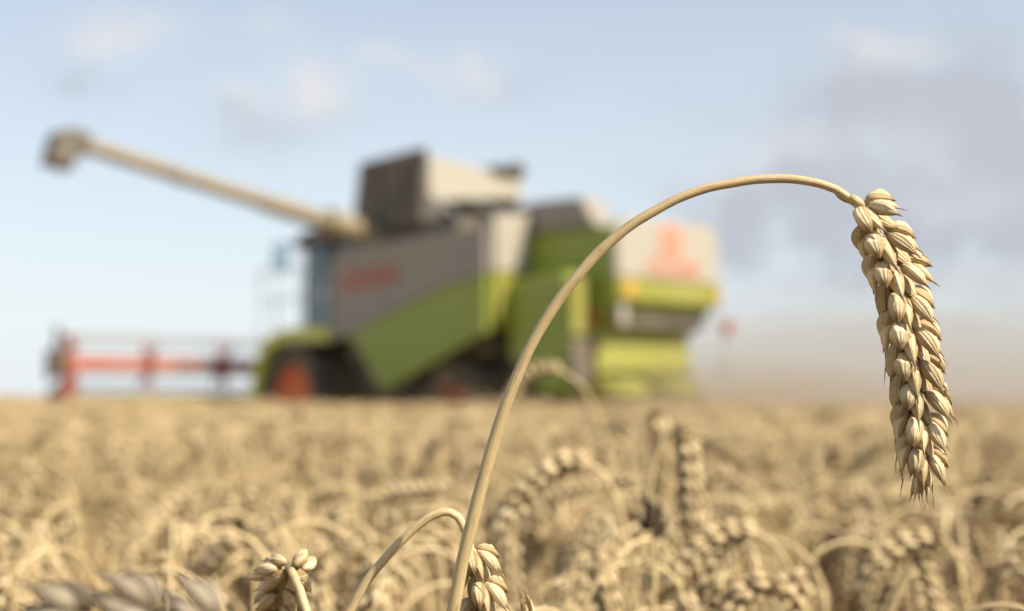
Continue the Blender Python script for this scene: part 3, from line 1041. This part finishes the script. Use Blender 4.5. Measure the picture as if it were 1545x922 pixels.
def combine():
    root = empty("combine_harvester", MO)
    tag(root, "green and grey combine harvester with raised unloading pipe, cutting the far wheat", "combine harvester")
    root.rotation_euler = (0, 0, math.atan2(FWD.y, FWD.x))      # local x forwards, y to its left

    def part(name, mb, mat, parent=root, angle=30):
        return mb.build(name, mat, parent, angle=angle)

    # chassis and the dark works under the panels
    ch = MB()
    ch.box((-1.3, -0.95, 0.95), (4.2, 0.95, 1.9), .05)
    ch.box((-1.1, -1.3, 1.5), (2.3, 1.3, 3.1), .03)
    ch.box((3.35, -1.25, .70), (3.75, 1.25, 1.1), .04)
    ch.box((-.58, -1.15, .60), (-.28, 1.15, .85), .03)
    ch.tube([(-.43, 0, .8), (-.43, 0, 1.2)], .12, 12)
    for x in (0.2, 1.0, 1.7):
        ch.tube([(x, 1.0, 1.45), (x, 1.28, 1.45)], .26, 20)
    part("chassis", ch, C_DARK)
    # side panels, both flanks: grey above, green sweep below
    sweep = [(2.31, 1.80), (1.7, 1.93), (1.0, 2.11), (.2, 2.30), (-.6, 2.46), (-1.34, 2.56)]
    for y0, y1 in ((1.52, 1.60), (-1.60, -1.52)):
        up = MB().prism(sweep + [(-1.34, 3.13), (-1.0, 3.16), (2.05, 3.16), (2.31, 3.02)], y0, y1, .012, side_place(0))
        panel = part("side_panel", up, C_GREY)
        lo = MB().prism([(2.31, 1.79), (1.88, 1.86), (1.62, 1.72), (1.42, 1.52), (1.22, 1.30), (1.02, 1.06), (.9, 1.07), (-.22, 1.43), (-1.02, 1.70), (-1.34, 1.80)]
                        + [(x, z - .012) for x, z in sweep[::-1]][:-1], y0 + .004, y1 + .004, .012, side_place(0))
        part("lower_panel", lo, C_GREEN)
        if y0 > 0:
            lettering("LEXION", .40, Matrix.Translation((1.32, 1.607, 2.66)) @ Matrix.Rotation(R(180), 4, "Z") @ Matrix.Rotation(R(90), 4, "X"), panel, C_RED, 1.05)
            for x in (-.2, 1.0): MB().box((x - .008, 1.598, 2.45 if x < 0 else 2.15), (x + .008, 1.6025, 3.12)).build("seam", C_DARK, panel)
    # rear faces of the side pods: cream above lime
    for sd in (1, -1):
        a, b = sorted((sd * .93, sd * 1.51))
        part("pod_rear_panel", MB().prism([(a, 2.58), (b, 2.58), (b, 3.3), (a, 3.36)], -1.42, -1.05, .02, rear_place), C_WHITE)
        part("pod_rear_skirt", MB().prism([(a, 1.98), (a + .08, 1.86), (b - .05, 1.86), (b, 2.05), (b, 2.57), (a, 2.57)], -1.42, -1.05, .02, rear_place), C_LIME)
    # grain tank and its opened covers
    tk = MB().prism([(1.30, 3.15), (-1.30, 3.15), (-1.2, 3.45), (1.2, 3.45)], -.3, 2.25, .02, rear_place)
    tank = part("grain_tank", tk, C_DARK)
    for sd, y in ((1, 1.3), (-1, -.45)):
        cv = MB().prism([(2.2, 3.42), (2.0, 4.46), (.36, 4.46), (.36, 4.3), (.52, 3.36)], y - .03, y + .03, .01, side_place(0))
        for xx in (.9, 1.45): cv.box((xx, y + sd * .03, 3.5), (xx + .05, y + sd * .05, 4.4))
        part("tank_cover", cv, C_COVER, tank)
    part("tank_cover", MB().prism([(1.27, 3.45), (1.27, 4.36), (-.2, 4.36), (-.42, 4.3), (-.42, 3.45)], 1.98, 2.03, .01, rear_place), C_COVER, tank)
    rc = MB().prism([(1.26, 3.66), (1.27, 4.34), (.2, 4.25), (-.42, 4.22), (-.46, 3.90), (.1, 3.84), (.9, 3.74)], .33, .40, .012, rear_place)
    part("tank_rear_plate", rc, C_WHITE, tank)
    lid = MB().prism([(.10, 4.27), (-.42, 4.25), (-.42, 4.36), (.10, 4.33)], .2, .7, .01, rear_place)
    part("tank_lid", lid, C_DARK, tank)
    st = MB().tube([(-.2, 1.1, 3.4), (.3, 1.22, 3.75)], .035, 8)
    st.tube([(-.5, .5, 3.4), (.3, .55, 3.8)], .03, 8)
    part("tank_strut", st, C_STEEL, tank)
    # engine bay
    eb = MB().prism([(-.25, 3.1), (-.25, 3.42), (-1.5, 3.52), (-2.35, 3.48), (-2.62, 3.10)], .50, .9, .03, side_place(0))
    hood = part("engine_hood", eb, C_GREY)
    gr = MB()
    for k in range(2): gr.box((-1.2 - .2 * k, .9, 3.17), (-1.1 - .2 * k, .915, 3.42))
    part("grille", gr, C_DARK, hood)
    # straw hood: green flanks, cream rear with emblem, lime band with lamps
    sh = MB().prism([(-.3, 3.08), (-2.92, 3.08), (-2.92, 2.1), (-2.62, 1.80), (-1.5, 1.55), (-.3, 1.5)], -.90, .90, .03, side_place(0))
    straw = part("straw_hood", sh, C_GREEN)
    rp = MB().prism([(-.92, 2.42), (.92, 2.42), (.92, 3.02), (.80, 3.17), (-.80, 3.17), (-.92, 3.02)], -3.02, -2.90, .025, rear_place)
    rear = part("rear_panel", rp, C_WHITE)
    band = part("rear_band", MB().prism([(-.93, 2.14), (.93, 2.14), (.93, 2.41), (-.93, 2.41)], -3.03, -2.88, .02, rear_place), C_LIME)
    for y, w in ((.74, .11), (-.86, .05)):
        part("lamp", MB().box((-3.06, y - w, 2.2), (-3.02, y + w, 2.37), .012), C_AMBER, band)
    back = Matrix.Translation((-3.03, 0, 0)) @ Matrix.Rotation(R(-90), 4, "Z") @ Matrix.Rotation(R(90), 4, "X")
    lettering("CLAAS", .27, Matrix.Translation((0, -.04, 2.58)) @ back, rear, C_MARK, 1.15)
    em = MB()                   # kernel emblem: a rounded red badge with a split seed
    ring = [(.21 * math.cos(t) * (1 - .12 * math.sin(t)), .21 * math.sin(t)) for t in np.linspace(0, 2 * math.pi, 28, endpoint=False)]
    em.prism([(p[0] - .02, p[1] + 2.92) for p in ring], -3.034, -3.019, .004, rear_place)
    part("emblem", em, C_MARK, rear)
    sd_ = MB()
    for q in (-1, 1):
        leafp = [(q * (.012 + .055 * math.sin(math.pi * t)), -.12 + .24 * t) for t in np.linspace(0, 1, 10)]
        sd_.prism([(p[0] - .02, p[1] + 2.92) for p in leafp] , -3.038, -3.030, 0, rear_place)
    part("emblem_seed", sd_, C_WHITE, rear)
    part("hood_recess", MB().box((-2.86, -.8, 1.84), (-2.5, .8, 2.13), .02), C_DARK)
    part("hood_post", MB().box((-2.98, .72, 1.84), (-2.88, .84, 2.13), .015), C_WHITE)
    part("side_locker", MB().prism([(-1.44, 1.5), (-1.44, 2.45), (-2.5, 2.5), (-2.55, 2.3), (-2.5, 1.05), (-2.1, 1.0)], .92, 1.30, .03, side_place(0)), C_GREEN)
    part("locker_door", MB().prism([(.95, 1.72), (1.27, 1.74), (1.27, 2.42), (.95, 2.44)], -2.60, -2.55, .015, rear_place), C_LIME)
    part("locker_shade_plate", MB().box((-2.60, .95, 1.12), (-2.54, 1.27, 1.68), .02), C_DARK)  # dark plate put on as the shade under the locker door
    # straw chopper and spreader
    cp = MB().prism([(-1.6, 1.5), (-2.45, 1.84), (-2.62, 1.80), (-2.66, 1.30), (-2.4, 1.12), (-1.7, 1.0)], -.78, .91, .03, side_place(0))
    chop = part("straw_chopper", cp, C_LIME)
    sp = MB()
    for y in (.5, -.38):
        m = Matrix.Translation((-2.55, y, 1.02)) @ Matrix.Rotation(R(-8), 4, "Y")
        sp.lathe([(.14, .22), (.38, .18), (.42, .05), (.40, 0), (.1, -.02), (0, -.02)], 28, m)
    part("spreader", sp, C_LIME, chop)
    fl = MB()
    for y in (-.6, -.2, .2, .6): fl.prism([(-2.66, 1.34), (-2.70, 1.34), (-3.0, 1.0), (-2.9, .98)], y - .01, y + .01, 0, side_place(0))
    part("deflector", fl, C_DARK, chop)
    part("lamp", MB().box((-2.70, .72, 1.90), (-2.62, 1.0, 2.05), .012), C_LAMP)
    # outrigger with a red marker lamp on the far flank
    arm = MB().tube([(-2.4, -.9, 2.05), (-2.42, -1.4, 2.0), (-2.42, -1.66, 1.95)], .025, 8)
    mk = part("marker_arm", arm, C_STEEL)
    part("lamp", MB().lathe([(.0, -.04), (.09, -.04), (.11, 0), (.09, .04), (0, .05)], 20, Matrix.Translation((-2.45, -1.77, 1.93)) @ Matrix.Rotation(R(-90), 4, "Y")), C_LAMP, mk)
    wand = MB().tube([(-3.0, -.93, 2.2), (-3.05, -1.0, 1.5), (-3.0, -1.0, 1.15)], .015, 6)
    part("stay", wand, C_STEEL)
    # wheels
    for sd in (1, -1):
        wheel(root, 3.53, sd * 1.22, .93, .72, sd)
        wheel(root, -.42, sd * 1.18, .74, .52, sd)
        # lime wheel arch and cab steps
        inner, outer = [], []
        path = [(2.40, 1.90), (3.0, 1.93), (3.7, 1.92), (4.2, 1.80), (4.45, 1.52), (4.58, 1.1), (4.66, .55)]
        pp = [Vector(p) for p in catmull([(a, b, 0) for a, b in path], 22)]
        for i, p in enumerate(pp):
            t = (pp[min(i + 1, 21)] - pp[max(i - 1, 0)]).normalized()
            nrm = Vector((-t.y, t.x, 0))
            inner.append(tuple((p - nrm * .08).xy)); outer.append(tuple((p + nrm * .10).xy))
        a, b = sorted((sd * 1.40, sd * 1.62))
        v, f, n = [], [], len(pp)
        for q in range(n):
            for (P, y) in ((inner[q], a), (outer[q], a), (outer[q], b), (inner[q], b)): v.append((P[0], y, P[1]))
        for q in range(n - 1):
            for k in range(4):
                f.append((q * 4 + k, q * 4 + (k + 1) % 4, q * 4 + 4 + (k + 1) % 4, q * 4 + 4 + k))
        f += [(0, 1, 2, 3), tuple((n - 1) * 4 + k for k in range(4))]
        part("fender", MB().add(v, f), C_ARCH, angle=40)
    # cab
    cb = MB()
    for y in (-.86, .86):
        cb.tube([(2.62, y, 1.9), (2.66, y, 3.45)], .075, 10)
        cb.tube([(3.35, y, 1.95), (3.38, y, 3.45)], .09, 10)
        cb.tube([(4.32, y * .95, 1.7), (4.22, y, 3.45)], .045, 10)
        cb.box((2.6, y - .03, 1.85), (4.3, y + .03, 2.0))
    cb.box((2.5, -.9, 1.75), (4.35, .9, 1.9), .03)
    cb.box((2.42, -.8, 1.85), (2.56, .8, 3.4), .02)
    cab = part("cab", cb, C_DARK)
    part("cab_roof", MB().prism([(2.35, 3.42), (4.55, 3.42), (4.5, 3.58), (4.1, 3.68), (2.5, 3.68), (2.35, 3.58)], -1.0, 1.0, .04, side_place(0)), C_DARK, cab)
    gp = MB()
    for y in (-.88, .88): gp.prism([(2.66, 2.0), (4.28, 2.0), (4.22, 3.42), (2.66, 3.42)], y - .005, y + .005, 0, side_place(0))
    gp.prism([(-.8, 1.9), (.8, 1.9), (.8, 3.42), (-.8, 3.42)], 4.31, 4.32, 0, rear_place)
    part("window", gp, C_GLASS, cab)
    it = MB().box((3.0, -.3, 1.9), (3.5, .3, 2.4), .05)
    it.box((2.9, -.28, 2.4), (3.05, .28, 3.0), .05)
    it.tube([(4.0, 0, 1.9), (3.85, 0, 2.5)], .05, 8)
    part("operator_seat", it, C_DARK, cab)
    for y in (1.36, -1.36):
        mr = MB().tube([(4.25, y * .62, 3.45), (4.3, y, 3.5), (4.25, y, 3.25)], .02, 8)
        mr.box((4.2, y - .14, 3.0), (4.26, y + .14, 3.45), .02)
        part("mirror", mr, C_BLUE, cab)
    rl = MB()
    for x in (2.6, 3.3, 4.0, 4.55): rl.tube([(x, 1.55, 1.95), (x, 1.55, 3.0)], .016, 8)
    for z in (2.5, 3.0): rl.tube([(2.6, 1.55, z), (4.55, 1.55, z)], .016, 8)
    part("handrail", rl, C_WHITE)
    part("platform", MB().box((2.4, .9, 1.80), (4.5, 1.55, 1.86), .01), C_STEEL)
    # unloading pipe
    e0 = Vector((1.5, 1.35, 3.20))
    p = [e0 + Vector((0, -.12, -.25)), e0 + Vector((0, 0, .0)), e0 + Vector((.02, .25, .16)), e0 + Vector((.02, .8, .24))]
    tip = Vector((1.47, 5.80, 4.11))
    el = MB().tube(catmull(p, 14), [.21] * 8 + [.18] * 6, 20)
    el.tube([p[-1] - Vector((0, .08, .01)), p[-1] + (tip - p[-1]) * .27], .13, 20)
    el.tube([p[-1] - Vector((0, .1, .01)), p[-1]], .21, 20)
    au = part("unloading_pipe", el, C_PIPE, angle=40)
    part("pipe_tube", MB().tube([p[-1] + (tip - p[-1]) * .2, p[-1] + (tip - p[-1]) * .55, tip], [.108, .104, .10], 20), C_PIPE, au, 40)
    br = MB()
    for k in (.27, .62):
        q = p[-1] + (tip - p[-1]) * k
        part("pipe_clamp", MB().tube([q - Vector((0, .05, .01)), q + Vector((0, .05, .01))], .125, 20), C_GREY, au)
    ty, tz = tip.y, tip.z
    spo = MB().prism([(ty - .12, tz + .10), (ty + .10, tz + .15), (ty + .30, tz + .09), (ty + .40, tz - .30), (ty + .10, tz - .36), (ty + .03, tz - .15), (ty - .12, tz - .14)], tip.x - .19, tip.x + .19, .03, rear_place)
    part("spout", spo, C_COVER, au, 30)
    # feeder and header
    part("feeder_house", MB().prism([(3.9, 1.7), (4.3, 1.75), (5.9, 1.0), (5.9, .35), (4.1, .9)], -.75, .75, .03, side_place(0)), C_GREEN)
    hd = MB()
    hd.prism([(5.7, .25), (5.7, .94), (5.78, .98), (5.86, .94), (5.86, .35), (7.0, .18), (7.1, .12), (5.8, .12)], -4.15, 4.15, .01, side_place(0))
    header = part("header", hd, C_LIME)
    hx = MB().tube([(6.2, -4.1, .55), (6.2, 4.1, .55)], .2, 16)
    for k in range(34):
        y = -4 + 8 * k / 33
        hx.lathe([(.2, -.005), (.31, -.005), (.31, .005), (.2, .005)], 16, Matrix.Translation((6.2, y, .55)) @ Matrix.Rotation(R(78), 4, "X"))
    part("intake_auger", hx, C_STEEL, header)
    kn = MB()
    for k in range(110):
        y = -4.1 + 8.2 * k / 109
        kn.prism([(7.08, y - .02), (7.2, y), (7.08, y + .02)], .11, .13)
    part("cutter_bar", kn, C_DARK, header)
    for sd in (1, -1):
        a, b = sorted((sd * 4.17, sd * 4.30))
        part("crop_divider", MB().prism([(5.6, .15), (5.62, 1.05), (5.8, 1.25), (6.4, 1.05), (7.6, .45), (8.4, .12)], a, b, .02, side_place(0)), C_DULL, header)
        ra = MB().tube([(5.75, sd * 4.08, 1.1), (6.1, sd * 4.1, 1.62), (6.45, sd * 4.08, 1.52), (6.9, sd * 4.08, 1.3)], .07, 10)
        ra.box((6.0, sd * 4.08 - .05, 1.4), (6.16, sd * 4.08 + .05, 1.95), .02)
        part("reel_arm", ra, C_DULL, header)
        dv = MB().box((6.1, sd * 4.2 - .06, 1.3), (6.5, sd * 4.2 + .10, 1.75), .04)
        dv.tube([(6.3, sd * 4.2, 1.6), (6.25, sd * 4.2, 2.1)], .05, 8)
        part("reel_drive", dv, C_DARK, header)
    bx, bz, br_ = 6.3, 1.50, .50
    reel = MB().tube([(bx, -4.05, bz), (bx, 4.05, bz)], .125, 16)
    for y in (-4.0, -2.66, -1.33, 0.0, 1.3, 2.66, 4.0):
        for k in range(6):
            a = 2 * math.pi * k / 6 + .25
            q = Vector((bx + br_ * math.cos(a), y, bz + br_ * math.sin(a)))
            a2 = 2 * math.pi * (k + 1) / 6 + .25
            q2 = Vector((bx + br_ * math.cos(a2), y, bz + br_ * math.sin(a2)))
            reel.tube([(bx, y, bz), q], .028, 6)
            m_ = .55
            reel.tube([Vector((bx, y, bz)).lerp(q, m_), Vector((bx, y, bz)).lerp(q2, m_)], .022, 6)
        reel.lathe([(.2, -.02), (.2, .02)], 20, Matrix.Translation((bx, y, bz)) @ Matrix.Rotation(R(90), 4, "X"))
    part("reel", reel, C_RED, header)
    bt = MB()
    for k in range(6):
        a = 2 * math.pi * k / 6 + .25
        c = Vector((bx + br_ * math.cos(a), 0, bz + br_ * math.sin(a)))
        bt.tube([c + Vector((0, -4.05, 0)), c + Vector((0, 4.05, 0))], .022, 6)
        for j in range(54):
            y = -4.0 + 8.0 * j / 53
            bt.tube([c + Vector((0, y, 0)), c + Vector((-.03, y, -.24))], .005, 4)
    part("reel_bat", bt, C_STEEL, header)


combine()


# ------------------------------------------------------------------ dust thrown up behind the combine
def dust():
    import bmesh
    for i, (c, r, dens) in enumerate([((2.9, 15.9, .72), (2.1, 1.5, .75), .26), ((4.4, 17.0, .8), (3.8, 2.4, 1.4), .12), ((10, 21, .8), (9, 4, .8), .06),
                                      ((15, 25, .8), (15, 7, 2.1), .05), ((20, 30, .8), (23, 9, 3.6), .026)]):
        m = bpy.data.materials.new("dust_air"); m.use_nodes = True
        nt = m.node_tree
        nt.nodes.remove(nt.nodes["Principled BSDF"])
        pv = nt.nodes.new("ShaderNodeVolumePrincipled")
        pv.inputs["Color"].default_value = ((0.62, 0.51, 0.36, 1), (0.58, 0.52, 0.43, 1), (0.60, 0.51, 0.38, 1), (0.55, 0.52, 0.48, 1), (0.54, 0.53, 0.52, 1))[i]
        pv.inputs["Density"].default_value = dens
        pv.inputs["Anisotropy"].default_value = 0.2
        nt.links.new(pv.outputs[0], nt.nodes["Material Output"].inputs["Volume"])
        bm = bmesh.new()
        bmesh.ops.create_icosphere(bm, subdivisions=4, radius=1.0)
        for v in bm.verts: v.co = Vector((v.co.x * r[0], v.co.y * r[1], v.co.z * r[2]))
        me = bpy.data.meshes.new("dust"); bm.to_mesh(me); bm.free()
        me.materials.append(m)
        o = bpy.data.objects.new("dust", me); COL.objects.link(o)
        o.location = c
        tag(o, ["thick low straw dust right behind the combine's spreader", "thin straw dust rising behind the combine's rear panel", "low tan dust drifting over the cut field", "faint dust standing over the cut field", "widest and faintest dust near the horizon"][i], "dust", kind="stuff")


dust()
